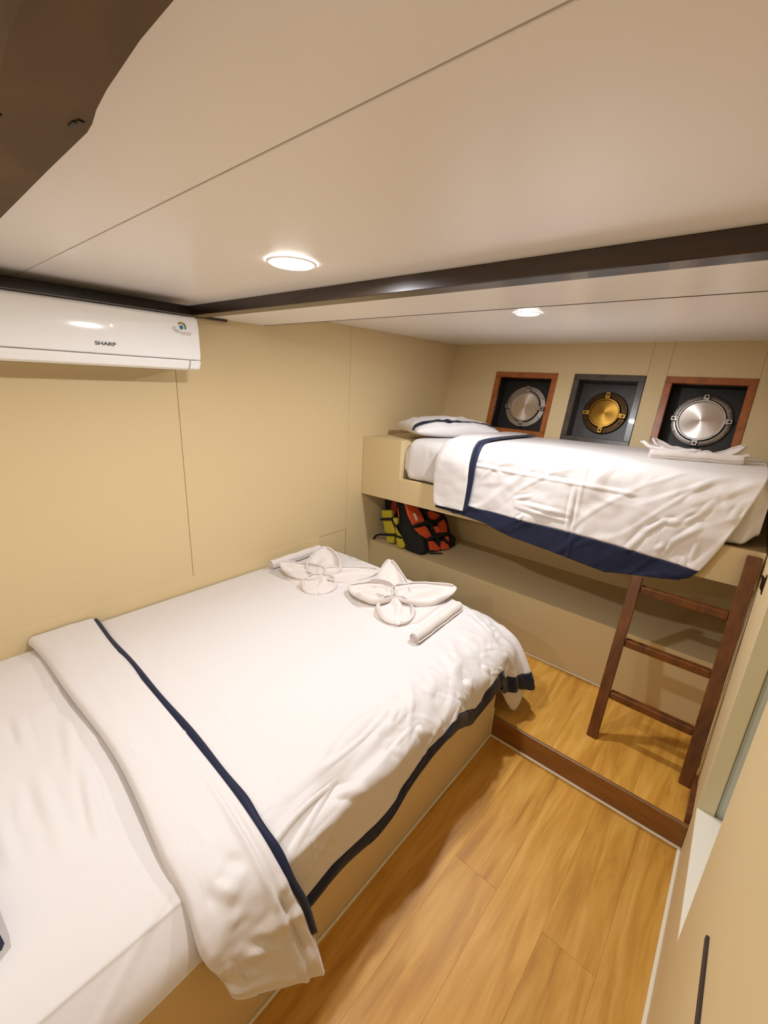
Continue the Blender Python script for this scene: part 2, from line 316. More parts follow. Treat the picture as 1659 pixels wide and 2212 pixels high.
def window(i, x0, x1, frame, recess, ring, disc, R, rd, lugang):
    cx = (x0+x1)/2; z = (1.196+1.612)/2; hw = (x1-x0)/2; hh = (hz1-hz0)/2
    o = struct(empty('window_%d' % i, (cx, wall_y(z), z), (-TB, 0, 0)))
    t = .036; d = .115
    for nm, b in (('frame_rail', (-hw, hw, -.006, .02, hh-t, hh)), ('frame_rail', (-hw, hw, -.006, .02, -hh, -hh+t)), ('frame_stile', (-hw, -hw+t, -.006, .02, -hh+t, hh-t)), ('frame_stile', (hw-t, hw, -.006, .02, -hh+t, hh-t))):
        box(nm, b, frame, o, .002, True)
    g = t-.004
    boxes('recess_box', [(-hw+g-.01, -hw+g, .02, d, -hh+g, hh-g), (hw-g, hw-g+.01, .02, d, -hh+g, hh-g), (-hw+g-.01, hw-g+.01, .02, d, hh-g, hh-g+.01), (-hw+g-.01, hw-g+.01, .02, d, -hh+g-.01, -hh+g)], recess, o, 0, True)
    box('recess_back', (-hw+g-.01, hw-g+.01, d, d+.01, -hh+g-.01, hh-g+.01), recess, o, 0, True)
    y = d
    fl_ = lathe('porthole_flange', [(R, y), (R, y-.010), (R-.004, y-.013), (rd+.014, y-.016), (rd+.012, y-.012), (rd+.012, y)], ring, o, 64)
    screw_ring(fl_, 6, (R+rd)/2+.008, .006, y-.012, ring, .5)
    rim = lathe('porthole_rim', [(rd+.011, y), (rd+.011, y-.022), (rd+.007, y-.028), (rd, y-.028), (rd-.003, y-.022), (rd-.003, y-.018)], disc if ring == 'bronze' else ring, o, 64)
    lathe('porthole_cover', [(rd-.002, y-.018), (rd*.6, y-.019), (rd*.25, y-.0195), (0, y-.0198)], disc, o, 64, auto=80)
    for a in lugang:                        # hinge and clamp lugs
        ca, sa = math.cos(a), math.sin(a); r1, r2 = rd+.006, R-.002; wd = .017
        def q(rr, s): return (rr*ca-s*sa, rr*sa+s*ca)
        poly = [q(r1, -wd), q(r2, -wd*.8), q(r2, wd*.8), q(r1, wd)]
        lug = prism('clamp_lug', poly, 'y', y-.030, y-.012, 'brass' if ring == 'bronze' else ring, o, .003, local=True)
        lathe('lug_pin', [(.006, y-.030), (.006, y-.037), (.004, y-.040), (0, y-.040)], 'iron', lug, 12, True, (q((r1+r2)/2+.002, 0)[0], 0, q((r1+r2)/2+.002, 0)[1]))
    return o
window(1, .378, .82, 'frame_wood', 'recess_black', 'steel', 'steel_disc', .146, .098, (math.pi/2, math.pi*1.02, -.05, -math.pi/2))
window(2, .925, 1.33, 'frame_black', 'recess_grey', 'bronze', 'brass_disc', .132, .082, (math.pi/2, math.pi*1.02, -.12, -math.pi/2))
window(3, 1.43, 1.838, 'frame_wood', 'recess_black', 'steel', 'steel_disc', .146, .105, (math.pi/2, math.pi*1.0, 0.02, -math.pi/2))
# ------------------------------------------------------------------ rear wall behind the photographer
struct(box('wall_rear', (-.06, 2.3, -.86, -.8, 0, 1.85), 'beige', None, 0))
# ------------------------------------------------------------------ right wall with a recessed opening
XR = 2.0235
wr = struct(empty('wall_right', (XR, .8, 0)))
box('wall_panel', (XR, XR+.04, -.8, .978, 0, 1.80), 'beige', wr, .001)
boxes('wall_panel', [[(XR, .978, 0), (XR+.015, .978, 0), (XR+.015, 1.512, 0), (XR, 1.512, 0), (XR, .978, .306), (XR+.015, .978, .306), (XR+.015, 1.512, .228), (XR, 1.512, .228)]], 'beige', wr, 0)
box('wall_panel', (XR, XR+.02, 1.5135, 3.15, 0, 1.83), 'beige', wr, .001)
box('recess_panel', (2.20, 2.22, .9, 1.6, 0, 1.8), 'jamb_cream', wr, 0)
box('recess_panel', (XR+.04, 2.20, .93, .978, 0, 1.8), 'jamb_cream', wr, 0)
box('sill', [(XR+.001, .978, .27), (2.20, .978, .27), (2.20, 1.508, .19), (XR+.001, 1.508, .19), (XR+.001, .978, .314), (2.20, .978, .314), (2.20, 1.508, .234), (XR+.001, 1.508, .234)], 'sill_white', wr, .002)
box('jamb', (XR+.0002, 2.070, 1.5085, 1.513, .2, 1.80), 'jamb_cream', wr, .002)
box('jamb_stop', (2.0705, 2.20, 1.518, 1.56, .2, 1.80), 'jamb_grey', wr, .002)
# locker door set flush in the near end of the right wall
lk = empty('wall_locker', (XR, .4, .05))
tag(lk, 'flush beige locker door at the bottom right corner, dark gap along its top edge', 'locker')
box('door_panel', (XR-.0035, XR-.0002, .02, .7, .05, .672), 'beige', lk, .0008)
box('top_gap', (XR-.005, XR-.0002, .02, .716, .674, .686), 'groove', lk, .001)
lathe('latch', [(.012, 0), (.012, -.006), (.006, -.010), (0, -.010)], 'iron', lk, 16, False, (XR-.0002, .765, .322), axis='y')
hk = empty('wall_hook', (XR, 1.79, .90))
tag(hk, 'small dark metal hook on the right wall above the ladder top', 'hook')
box('hook_plate', (XR-.003, XR-.0005, 1.757, 1.783, .91, .975), 'iron', hk, .001)
prism('hook_arm', [(-.003, .962), (-.010, .972), (-.015, .969), (-.011, .958), (-.010, .93), (-.003, .918)], 'y', 1.765, 1.775, 'iron', hk)
for v in bpy.data.objects['hook_arm'].data.vertices: v.co.x += XR
# ------------------------------------------------------------------ ceiling
ce = struct(empty('ceiling', (1.0, 1.0, 1.76)))
ZC = 1.762
box('ceiling_backing', (-.01, 2.25, -.85, 1.29, ZC+.012, ZC+.04), 'seam_dark', ce, 0)
box('ceiling_panel', (0, 2.24, -.8, .3625, ZC, ZC+.01), 'ceiling_white', ce, .0008)
box('ceiling_panel', (0, 2.24, .3655, .99, ZC, ZC+.01), 'ceiling_white', ce, .0008)
box('ceiling_panel', (0, 2.06, .986, 1.1995, 1.732, 1.742), 'ceiling_white', ce, .0006)
box('ceiling_panel', (0, 2.06, 1.2003, 1.292, 1.732, 1.742), 'ceiling_white', ce, .0006)
box('shadow_gap', (0, 2.06, 1.292, 1.296, 1.731, 1.80), 'seam_dark', ce, 0)
box('ceiling_panel', (0, 2.06, 1.27, 3.12, 1.80, 1.81), 'ceiling_white', ce, .0008)
struct(box('trim_5', (.0, .018, -.8, 1.095, 1.722, 1.7615), 'beam_wood', None, .001))
b1 = tag(box('ceiling_beam', (.002, 2.02, .925, .985, 1.724, 1.7615), 'beam_wood', None, .002), 'long polished dark brown ceiling beam running from above the air conditioner to the right wall', 'beam')
# rough timber close to the camera, notched along its lower edge
tb = empty('roof_timber', (1.0, .13, 1.70)); tag(tb, 'rough dull brown roof timber at top left corner, notched with a bolt hole', 'timber')
prof = [(.2, .166), (1.0, .167), (1.28, .165), (1.405, .165), (1.425, .163), (1.452, .158), (1.487, .154), (1.56, .149), (1.62, .148), (2.02, .140)]
poly = prof+[(2.02, .092), (1.5, .097), (1.42, .103), (.2, .104)]
bm = bmesh.new(); A = [bm.verts.new((x, y, 1.70)) for x, y in poly]; B = [bm.verts.new((x, y+(.002 if i < 10 else 0), 1.7615)) for i, (x, y) in enumerate(poly)]
bm.faces.new(A); bm.faces.new(B[::-1])
for i in range(len(A)): bm.faces.new([A[i], B[i], B[(i+1) % len(A)], A[(i+1) % len(A)]])
from_bm('timber', bm, 'timber', tb)
for b in [(1.405, 1.418, .151, .155, 1.6985, 1.7005), (1.4185, 1.424, .153, .158, 1.6985, 1.7005), (1.372, 1.378, .110, .113, 1.6985, 1.7005)]: box('bolt_notch', b, 'recess_black', tb, .0004)
# ------------------------------------------------------------------ downlights
LB = ['round glowing downlight in the main ceiling above the double bed', 'smaller glowing downlight in the rear ceiling in front of the portholes', 'added unseen fill lamp shaped as a downlight, behind the camera over the bed head']
for (x, y, z, rad, pw), lb in zip(LAMPS, LB):
    o = tag(empty('downlight', (x, y, z)), lb, 'downlight', 'ceiling downlights')
    lathe('bezel', [(rad+.006, 0), (rad+.005, -.0025), (rad, -.003)], 'ceiling_white', o, 48, axis='z')
    lathe('diffuser', [(rad, -.003), (rad-.006, -.006), (rad*.6, -.008), (0, -.0085)], 'lamp_glow', o, 48, axis='z')
# ------------------------------------------------------------------ air conditioner
ac = tag(empty('air_conditioner', (.10, .44, 1.50)), 'white wall mounted split air conditioner high on the left wall', 'air conditioner')
body = [(.001, 1.512), (.001, 1.700), (.160, 1.706), (.190, 1.702), (.198, 1.694), (.198, 1.545), (.175, 1.520), (.15, 1.512)]
prism('casing', body, 'y', .005, .864, 'ac_white', ac, .005, True, seg=3)
pan = [(.199, 1.549), (.2095, 1.549), (.213, 1.56), (.2095, 1.66), (.204, 1.694), (.199, 1.697)]
prism('front_panel', pan, 'y', .008, .861, 'ac_white', ac, .0025, True, seg=3)
flap = [(.199, 1.546), (.208, 1.546), (.207, 1.532), (.196, 1.516), (.176, 1.509), (.174, 1.512), (.192, 1.522)]
prism('air_flap', flap, 'y', .012, .818, 'ac_white', ac, .001, True, seg=2)
prism('end_cap', [(.16, 1.513), (.199, 1.546), (.2085, 1.546), (.207, 1.533), (.197, 1.517), (.178, 1.510)], 'y', .823, .862, 'ac_white', ac, .002, True, seg=2)
box('outlet_slot', (.03, .17, .03, .82, 1.5085, 1.5125), 'ac_grey', ac, 0)
box('top_grille', (.05, .19, .03, .85, 1.7055, 1.7085), 'ac_grey', ac, 0)
def text(name, s, size, loc, m, parent, sx=1.4, bold=.012):
    cu = bpy.data.curves.new(name, 'FONT'); cu.body = s; cu.size = size; cu.align_x = 'CENTER'; cu.align_y = 'CENTER'; cu.extrude = .0002/size*size; cu.offset = bold*size
    t = bpy.data.objects.new(name, cu); COL.objects.link(t); dg = bpy.context.evaluated_depsgraph_get(); me = bpy.data.meshes.new_from_object(t.evaluated_get(dg)); bpy.data.objects.remove(t)
    me.name = name; o = bpy.data.objects.new(name, me); COL.objects.link(o); me.materials.clear(); me.materials.append(MATS[m])
    M = Matrix(((0, 0, 1), (1, 0, 0), (0, 1, 0)))          # text x -> +y, text y -> +z, faces +x
    for v in me.vertices: v.co = M @ Vector((v.co.x*sx, v.co.y, v.co.z))
    o.parent = parent; o.location = Vector(loc)-origin(parent); return o
text('logo', 'SHARP', .0155, (.2135, .5385, 1.579), 'ink', ac, 1.35, .02)
def disc_x(name, c, r0, r1, a0, a1, m, parent, th=.0006):
    n = 24; bm = bmesh.new(); ring = []
    for k in range(n+1):
        a = a0+(a1-a0)*k/n
        ring.append([bm.verts.new((c[0]+t, c[1]+rr*math.cos(a), c[2]+rr*math.sin(a))) for rr, t in ((r0, 0), (r1, 0), (r1, th), (r0, th))])
    for k in range(n):
        for j in range(4): bm.faces.new([ring[k][j], ring[k][(j+1) % 4], ring[k+1][(j+1) % 4], ring[k+1][j]])
    return from_bm(name, bm, m, parent)
disc_x('power_led', (.2115, .563, 1.638), .0002, .0042, 0, 6.283, 'led_glow', ac)
st = disc_x('energy_sticker', (.2095, .797, 1.6605), .011, .0165, -.5, 1.0, 'sticker_green', ac, .0012)
disc_x('sticker_arc', (.2095, .797, 1.6605), .011, .0165, 1.0, 2.5, 'sticker_gold', st)
disc_x('sticker_badge', (.2095, .796, 1.659), .0003, .0075, 0, 6.283, 'sticker_blue', st)
boxes('sticker_print', [(.2105, .2118, .762, .777, 1.655-.006*k, 1.6575-.006*k) for k in range(2)]+[(.211, .2122, .772, .832, 1.640, 1.643), (.211, .2122, .790, .828, 1.634, 1.637), (.2108, .2116, .766, .785, 1.645, 1.65)], 'sticker_grey', ac, 0)
# ------------------------------------------------------------------ built-in locker bench under the bunk
be = tag(empty('locker_bench', (1.0, 2.4, .104)), 'low beige built-in bench box under the single bunk, life vests on it', 'bench')
box('front_panel', (.002, 2.02, 2.111, 2.126, .104, .433), 'beige', be, .001)
box('bench_top', (.002, 2.02, 2.1105, 2.66, .4225, .437), 'beige', be, .001)
box('back_panel', [(.002, 2.605, .437), (2.02, 2.640, .437), (2.02, 2.66, .437), (.002, 2.66, .437), (.002, 2.605, .86), (2.02, 2.64, .86), (2.02, 2.66, .86), (.002, 2.66, .86)], 'beige', be, 0)
# ------------------------------------------------------------------ single bunk frame
SL = .021
def sl(x, z): return z+SL*x
bu = tag(empty('bunk_bed', (1.0, 2.4, .78)), 'beige built-in single bunk frame below the portholes', 'bunk bed')
box('head_block', [(.002, 2.012, .79), (.312, 2.012, sl(.31, .79)), (.312, 2.16, sl(.31, .79)), (.002, 2.16, .79), (.002, 2.012, 1.163), (.312, 2.012, 1.172), (.312, 2.16, 1.172), (.002, 2.16, 1.163)], 'beige', bu, .001)
box('head_ledge', [(.002, 2.161, .93), (.235, 2.161, .93), (.235, 2.875, .93), (.002, 2.875, .93), (.002, 2.161, 1.163), (.235, 2.161, 1.168), (.235, 2.875, 1.168), (.002, 2.875, 1.163)], 'beige', bu, .001)
def slab(name, x0, x1, y0, y1, z0, z1, m, par, bev=.001):
    return box(name, [(x0, y0, sl(x0, z0)), (x1, y0, sl(x1, z0)), (x1, y1, sl(x1, z0)), (x0, y1, sl(x0, z0)), (x0, y0, sl(x0, z1)), (x1, y0, sl(x1, z1)), (x1, y1, sl(x1, z1)), (x0, y1, sl(x0, z1))], m, par, bev)
slab('front_rail', .313, 2.02, 2.012, 2.030, .79, .936, 'beige', bu)
slab('bed_board', .313, 2.02, 2.031, 2.83, .915, .934, 'beige_dark', bu)
slab('rear_ledge', .236, 2.02, 2.835, 2.880, .91, 1.166, 'beige', bu)
# ------------------------------------------------------------------ cloth builders
def pillow(name, c, lx, ly, th, m, parent, rotz=0, tilt=(0, 0), seed=3, n=40):
    u = np.linspace(-1, 1, n); U, V = np.meshgrid(u, u, indexing='ij')
    prof = (np.clip(1-np.abs(U)**2.4, 0, 1)*np.clip(1-np.abs(V)**2.4, 0, 1))**.42
    pin = 1-.07*(1-np.abs(V)**2)*np.abs(U)**4; pin2 = 1-.07*(1-np.abs(U)**2)*np.abs(V)**4
    X = U*lx/2*pin2*1.0; Y = V*ly/2*pin; wr = (vnoise(U*4+9, V*4+3, seed)*.5+vnoise(U*9, V*9, seed+1)*.25)*.02*(prof)
    edge = np.clip(np.maximum(np.abs(U), np.abs(V))*1.2-.2, 0, 1)
    wr += np.sin(U*22+V*6)*.003*edge*prof
    T = np.stack([X, Y, th*.62*prof+wr], -1); Bt = np.stack([X, Y, -th*.38*prof*.9], -1)
    a, b = rotz, None; R = np.array([[math.cos(a), -math.sin(a), 0], [math.sin(a), math.cos(a), 0], [0, 0, 1]])
    def tf(P):
        P = P.copy(); P[..., 2] += P[..., 0]*tilt[0]+P[..., 1]*tilt[1]; return P@R.T+np.array(c)
    vt, ft = gridmesh(tf(T)); vb, fb = gridmesh(tf(Bt)); fb = [tuple(reversed([i+len(vt) for i in f])) for f in fb]
    bm = bmesh.new(); V_ = [bm.verts.new(v) for v in np.vstack([vt, vb])]
    for f in list(map(tuple, ft))+fb: bm.faces.new([V_[i] for i in f])
    bmesh.ops.remove_doubles(bm, verts=bm.verts, dist=.0004)
    return from_bm(name, bm, m, parent, smooth=True, auto=None), tf(T)
# ------------------------------------------------------------------ double bed base
bed = tag(empty('platform_bed', (.65, .4, 0)), 'beige boxed platform base of the double bed, edge on the lower floor', 'bed')
box('side_panel', (1.272, 1.290, -.79, 1.549, .0, .412), 'beige', bed, .001)
box('end_panel', (.014, 1.271, 1.532, 1.549, .0, .412), 'beige', bed, .001)
box('bed_deck', (.014, 1.271, -.79, 1.531, .394, .412), 'beige_dark', bed, .001)
box('corner_bead', (1.287, 1.293, 1.546, 1.552, .0, .15), 'caulk', bed, .001)
# mattress of the double bed (sheet on it)
def bed_h(x, y):
    return .487+.024*np.sin(np.clip(x, 0, 1.25)/1.25*math.pi)**.8
ys = np.concatenate([np.linspace(-.78, -.1, 40)[:-1], np.linspace(-.1, .42, 130)[:-1], np.linspace(.42, 1.60, 50)]); cs = np.array([(.016, .415), (.014, .462), (.10, .484), (.4, .498), (.8, .502), (1.12, .499), (1.222, .488), (1.243, .478), (1.290, .438), (1.308, .400)])
t = np.linspace(0, 9, 110); cc = crom(np.stack([cs[:, 0], 0*cs[:, 0], cs[:, 1]], -1), t)
P = np.repeat(cc[None], len(ys), 0).copy(); P[..., 1] = ys[:, None]
Xg, Yg = P[..., 0], P[..., 1]
P[..., 2] += np.where(Xg > .05, 1, 0)*(.003*vnoise(Xg*6+Yg*5, Yg*5, 5)+.010*np.maximum(0, ridged(Xg*1.3+Yg*.3, (Yg-Xg*.55)*9, 6)-.55)*sstep(Xg, .25, .6)*sstep(1.2-Xg, 0, .2)+.007*np.maximum(0, ridged(Yg*2, (Xg+Yg*.5)*8, 9)-.6))
P[..., 2] += folds(P, SS, .011, .006); foot = sstep(Yg, 1.54, 1.60); P[..., 2] = P[..., 2]*(1-foot)+(.415+(P[..., 2]-.415)*.5)*foot; P[..., 0] = np.where(Yg > .36, np.minimum(P[..., 0], 1.285), P[..., 0]); P[..., 2] = np.where(Yg > .36, np.maximum(P[..., 2], .4165), P[..., 2])
mt = tag(mk('mattress', *gridmesh(P), 'sheet', None, smooth=True, solid=.004), 'mattress of the double bed under a smooth white fitted sheet', 'mattress')
# ------------------------------------------------------------------ double duvet
def double_duvet():
    root = tag(empty('double_duvet', (.7, 1.0, .49)), 'white duvet with navy border spread over the big double bed', 'duvet')
    # hem curves along the side (y, z of the navy strip's top and bottom), then around the corner and the foot
    H = [(.30, .285), (.444, .293), (.566, .279), (.683, .274), (.771, .290), (.841, .312), (.929, .330), (.983, .358), (1.038, .371), (1.115, .366), (1.243, .293), (1.312, .314), (1.401, .350)]
    N = [(.30, .31), (.441, .315), (.561, .312), (.692, .312), (.79, .324), (.889, .356), (.967, .388), (1.054, .404), (1.121, .420), (1.269, .349), (1.334, .388), (1.404, .412)]
    q1 = np.linspace(.402, 1.46, 190)
    zH = np.interp(q1, *zip(*H)); zN = np.interp(q1, *zip(*N))
    k = np.ones(7)/7; zH = np.convolve(np.pad(zH, 3, 'edge'), k, 'valid'); zN = np.convolve(np.pad(zN, 3, 'edge'), k, 'valid')
    flare = 1.327+.006*np.sin(q1*19)
    rows = []
    def row(S, T, n, B1, Np, Hp):
        S, T, Np, Hp = map(np.array, (S, T, Np, Hp)); n = np.array([n[0], n[1], 0.])
        P0 = np.array([S[0], S[1], .486]); d = T-P0; d[2] = 0
        p = [P0]
        for f in (.3, .65, .9):
            v = P0+d*f; v[2] = bed_h(v[0], v[1])*1.0+.016*(f > .2); v[2] = max(v[2], .497); p.append(v)
        v = np.array([T[0], T[1], .496]); p.append(v)
        v = T+n*.052; v[2] = .474; p.append(v)
        v = T+n*.085; v[2] = B1; v2 = (v*.5+np.array([Np[0], Np[1], B1])*.5); v2[2] = B1; p.append(v2)
        p += [Np, Hp]; rows.append(p)
    for y, a, b, fx in zip(q1, zN, zH, flare):
        row((.016, y), (1.215, y, 0), (1, 0), .44 if a < .40 else a+.03, (fx, y, a), (fx+.008, y, b))
    # corner sweep
    cN = [(1.327, 1.46, .392), (1.330, 1.50, .36), (1.334, 1.55, .338), (1.345, 1.60, .322), (1.366, 1.655, .312), (1.352, 1.70, .300), (1.30, 1.735, .28), (1.2, 1.745, .26), (1.0, 1.745, .25), (.5, 1.742, .25), (.02, 1.74, .25)]
    cH = [(1.335, 1.46, .33), (1.337, 1.50, .285), (1.345, 1.55, .268), (1.362, 1.61, .252), (1.388, 1.672, .232), (1.370, 1.725, .225), (1.31, 1.76, .21), (1.2, 1.765, .20), (1.0, 1.765, .195), (.5, 1.76, .195), (.02, 1.76, .195)]
    cT = [(1.215, 1.46), (1.215, 1.50), (1.21, 1.54), (1.195, 1.575), (1.165, 1.605), (1.13, 1.63), (1.09, 1.64), (1.03, 1.645), (.85, 1.645), (.45, 1.645), (.02, 1.645)]
    cA = [0, 2, 14, 30, 47, 62, 75, 85, 90, 90, 90]
    cB = [.44, .435, .43, .425, .42, .42, .42, .42, .42, .42, .42]
    cN, cH, cT = map(np.array, (cN, cH, cT)); tt = np.linspace(0, 10, 110)[1:]
    f = lambda arr: crom(arr[None], tt)[0]
    Nn, Hh = f(cN.astype(float)), f(cH.astype(float)); Tt = f(np.column_stack([cT, np.zeros(11)])); Aa = np.interp(tt, range(11), cA); Bb = np.interp(tt, range(11), cB); Ss = 1.46+.16*tt/10
    for i in range(len(tt)):
        a = math.radians(Aa[i]); row((.016, Ss[i]), (Tt[i, 0], Tt[i, 1], 0), (math.cos(a), math.sin(a)), Bb[i], Nn[i], Hh[i])
    ctrl = np.array(rows)                                   # (q, 9, 3)
    ts = np.concatenate([np.linspace(0, 4, 90)[:-1], np.linspace(4, 7, 64)[:-1], np.linspace(7, 8, 14)])
    P = crom(ctrl, ts); nN = 89+63
    q = np.arange(P.shape[0])[:, None]; d = np.repeat(ts[None], P.shape[0], 0); x, y, z = P[..., 0], P[..., 1], P[..., 2]
    arc = np.zeros(P.shape[0]); arc[1:] = np.cumsum(np.linalg.norm(np.diff(ctrl[:, 5], axis=0), axis=1)); arc = arc[:, None]+.4+0*d
    nrm = gnormals(P); nrm *= np.sign(nrm[..., 2:3]+nrm[..., 0:1]*.8+nrm[..., 1:2]*.5+1e-6)
    edge = sstep(d, 2.7, 4.0)*sstep(8.3-d, 0, 1.6)          # the bend and the drop
    pucker = edge*sstep(arc, .75, 1.05)*(1-.6*sstep(arc, 1.75, 2.1))
    disp = pucker*(.0075*np.maximum(0, ridged(arc*13+d*.9, d*.42, 11)-.25)+.0045*np.maximum(0, ridged(arc*24-d*1.1, d*.7+arc*2, 12)-.4)+.0014*vnoise(arc*40, d*2, 14))
    disp += edge*(1-pucker)*(.008*vnoise(arc*5+d, d*1.2, 15)+.008*np.maximum(0, ridged(arc*6+d*1.2, d*1.6, 17)-.4))
    top = 1-sstep(d, 3.2, 4.2)
    disp += top*(.0018*vnoise(x*5, y*5, 18)+.0022*np.maximum(0, ridged(x*2.2+y*1.2, y*6-x*2, 19)-.62)*1.2)
    # pressed creases: parallel to the border, and lengthwise
    for (yc, s, am) in ((.505, .004, .0028), (1.02, .0045, .0016)): disp += am*np.exp(-((y-yc-.02*np.sin(x*3))/s)**2)*(d < 6.9)
    for (xc, s, am) in ((.31, .0045, .0020), (.86, .0045, .0020)): disp += am*np.exp(-((x-xc-.008*np.sin(y*5))/s)**2)*top
    disp += folds(P, DS, .010, .0085)*sstep(8.2-d, 0, 1.5)
    fade = sstep(x, .02, .08)[..., None]
    P = P+nrm*disp[..., None]*fade
    # fan folds at the foot corner
    cor = np.exp(-((arc-1.62)/.16)**2)*sstep(d, 3.6, 6)*(.010*np.sin(arc*62+d*.6)+.005*np.sin(arc*117)); P = P+nrm*cor[..., None]
    W_, F_ = gridmesh(P[:, :nN+1]); mk('cover', W_, F_, 'duvet', root, True, solid=.007)
    V2, F2 = gridmesh(P[:, nN:]); mk('navy_border', V2, F2, 'navy', root, True, solid=.0075)
    # hanging inner corner below the border
    tip = np.array([1.352, 1.612, .112]); top_ = [(1.283, 1.565, .32), (1.31, 1.60, .31), (1.335, 1.64, .30), (1.352, 1.672, .29), (1.335, 1.70, .29), (1.29, 1.715, .29)]
    low = [(1.295, 1.572, .235), tuple(tip), (1.362, 1.628, .135), (1.372, 1.665, .185), (1.345, 1.70, .20), (1.29, 1.715, .22)]
    a, b = np.array(top_), np.array(low); s = np.linspace(0, 1, 12)[:, None, None]
    mid = (a+b)/2+np.array([.012, .006, 0]); g = (1-s)**2*a+2*s*(1-s)*mid+s**2*b
    mk('hanging_corner', *gridmesh(g), 'duvet', root, True, solid=.006, sub=1)
    return root
double_duvet()
# turned-back top of the duvet, a band across the bed with a thin navy edge
def turned_band():
    root = tag(empty('turned_back_duvet_end', (.7, .3, .5)), 'turned-back white end of the double duvet with thin navy edge, hanging over the bed side', 'duvet')
    n = 150; a = np.linspace(0, 1, n)
    # path across X at the two long edges (near the head, near the foot)
    near = np.array([(.016, .212, .498), (.30, .228, .512), (.70, .240, .520), (1.05, .230, .514), (1.21, .218, .494), (1.302, .215, .45), (1.332, .226, .385), (1.360, .250, .316)])
    far = np.array([(.016, .428, .500), (.30, .412, .514), (.70, .405, .522), (1.05, .402, .516), (1.215, .398, .500), (1.318, .400, .45), (1.368, .418, .35), (1.416, .440, .186)])
    tt = a*7; A = crom(near[None], tt)[0]; B = crom(far[None], tt)[0]
    prof = [(0.985, -.004), (1.0, .006), (.985, .016), (.95, .021), (.80, .024), (.62, .0255), (.45, .026), (.28, .0265), (.14, .026), (.05, .023), (.01, .015), (-.005, .004), (.01, -.006)]
    pc = crom(np.array([[(p, h, 0) for p, h in prof]]), np.linspace(0, 12, 70))[0]
    T = np.gradient(A*.5+B*.5, axis=0); T /= np.linalg.norm(T, axis=1, keepdims=True); side = B-A; side /= np.linalg.norm(side, axis=1, keepdims=True); N_ = np.cross(T, side); N_ *= np.sign(N_[:, 2:3]+N_[:, 0:1])
    P = A[:, None]*(1-pc[None, :, 0:1])+B[:, None]*pc[None, :, 0:1]+N_[:, None]*pc[None, :, 1:2]
    aa = a[:, None]+0*pc[None, :, 0]; cc_ = pc[None, :, 0]+0*aa; lay = (pc[None, :, 1] > .01)
    hang = sstep(aa, .62, .85)
    disp = lay*((1-hang)*.0035*np.maximum(0, ridged(aa*3+cc_*1.5, cc_*5-aa*2.5, 31)-.35)+hang*(.009*np.maximum(0, ridged(aa*9, cc_*2+aa*4, 32)-.1)+.004*vnoise(aa*30, cc_*8, 33)))+.002*vnoise(aa*9, cc_*4, 35)
    # long fold next to the navy edge
    disp = disp+lay*.006*np.exp(-((cc_-.80+.10*np.clip(aa-.45, 0, 1))/.035)**2)*sstep(aa, .38, .6)-lay*.006*np.exp(-((cc_-.87+.10*np.clip(aa-.45, 0, 1))/.03)**2)*sstep(aa, .38, .6)
    disp = disp+lay*folds(P, TS, .014, .010)
    P = P+N_[:, None]*disp[..., None]; P[..., 0] = np.maximum(P[..., 0], .015)
    P[..., 1] += .004*np.sin(aa*23)*(cc_ < .2)
    P[-1] = P[-1]*.97+P[-1].mean(0)*.03
    Vv, Ff = gridmesh(P); Ff.append([(n-1)*70+k for k in range(70)])
    mk('turned_band', Vv, Ff, 'duvet', root, True)
    # navy edge: thin strip lying just beyond the far edge
    E = crom(far[None], tt)[0]; E2 = np.stack([E+side*-.012+N_*.004, E+side*.004+N_*.017, E+side*(.017-.008*np.exp(-(a/.12)**2))[:, None]+N_*.016, E+side*(.020-.008*np.exp(-(a/.12)**2))[:, None]+N_*.002], 1)
    E2[:, :, 1] += .002*np.sin(a*40)[:, None]; E2 = E2[:int(n*.90)]
    mk('navy_edge', *gridmesh(E2), 'navy', root, True, solid=.003)
    # inner layers showing at the open edge where it hangs
    L = [E[i]-side[i]*.02+N_[i]*0 for i in range(int(n*.70), n)]
    G = np.stack([np.array(L), np.array([E[i]+side[i]*(.014*math.sin((i/n-.70)/.3*math.pi)+.002)+N_[i]*.010 for i in range(int(n*.70), n)]), np.array([E[i]-side[i]*.03+N_[i]*.016 for i in range(int(n*.70), n)])], 1)
    mk('inner_layer', *gridmesh(G), 'sheet', root, True, solid=.004, sub=1)
turned_band()
# ------------------------------------------------------------------ pillow at the bed head (only its navy corner is in view)
pl = tag(empty('bed_pillow', (.8, -.26, .51)), 'white pillow with navy border, its corner at the left frame edge', 'pillow')
pillow('pillowcase', (.793, -.275, .555), .62, .40, .12, 'sheet', pl, seed=8)
ribbon('navy_border', [(.5, -.073, .545), (.7, -.068, .552), (.9, -.063, .552), (1.01, -.057, .548), (1.075, -.050, .538), (1.102, -.045, .522)], .035, .012, (0, .5, 1), 'navy', pl)
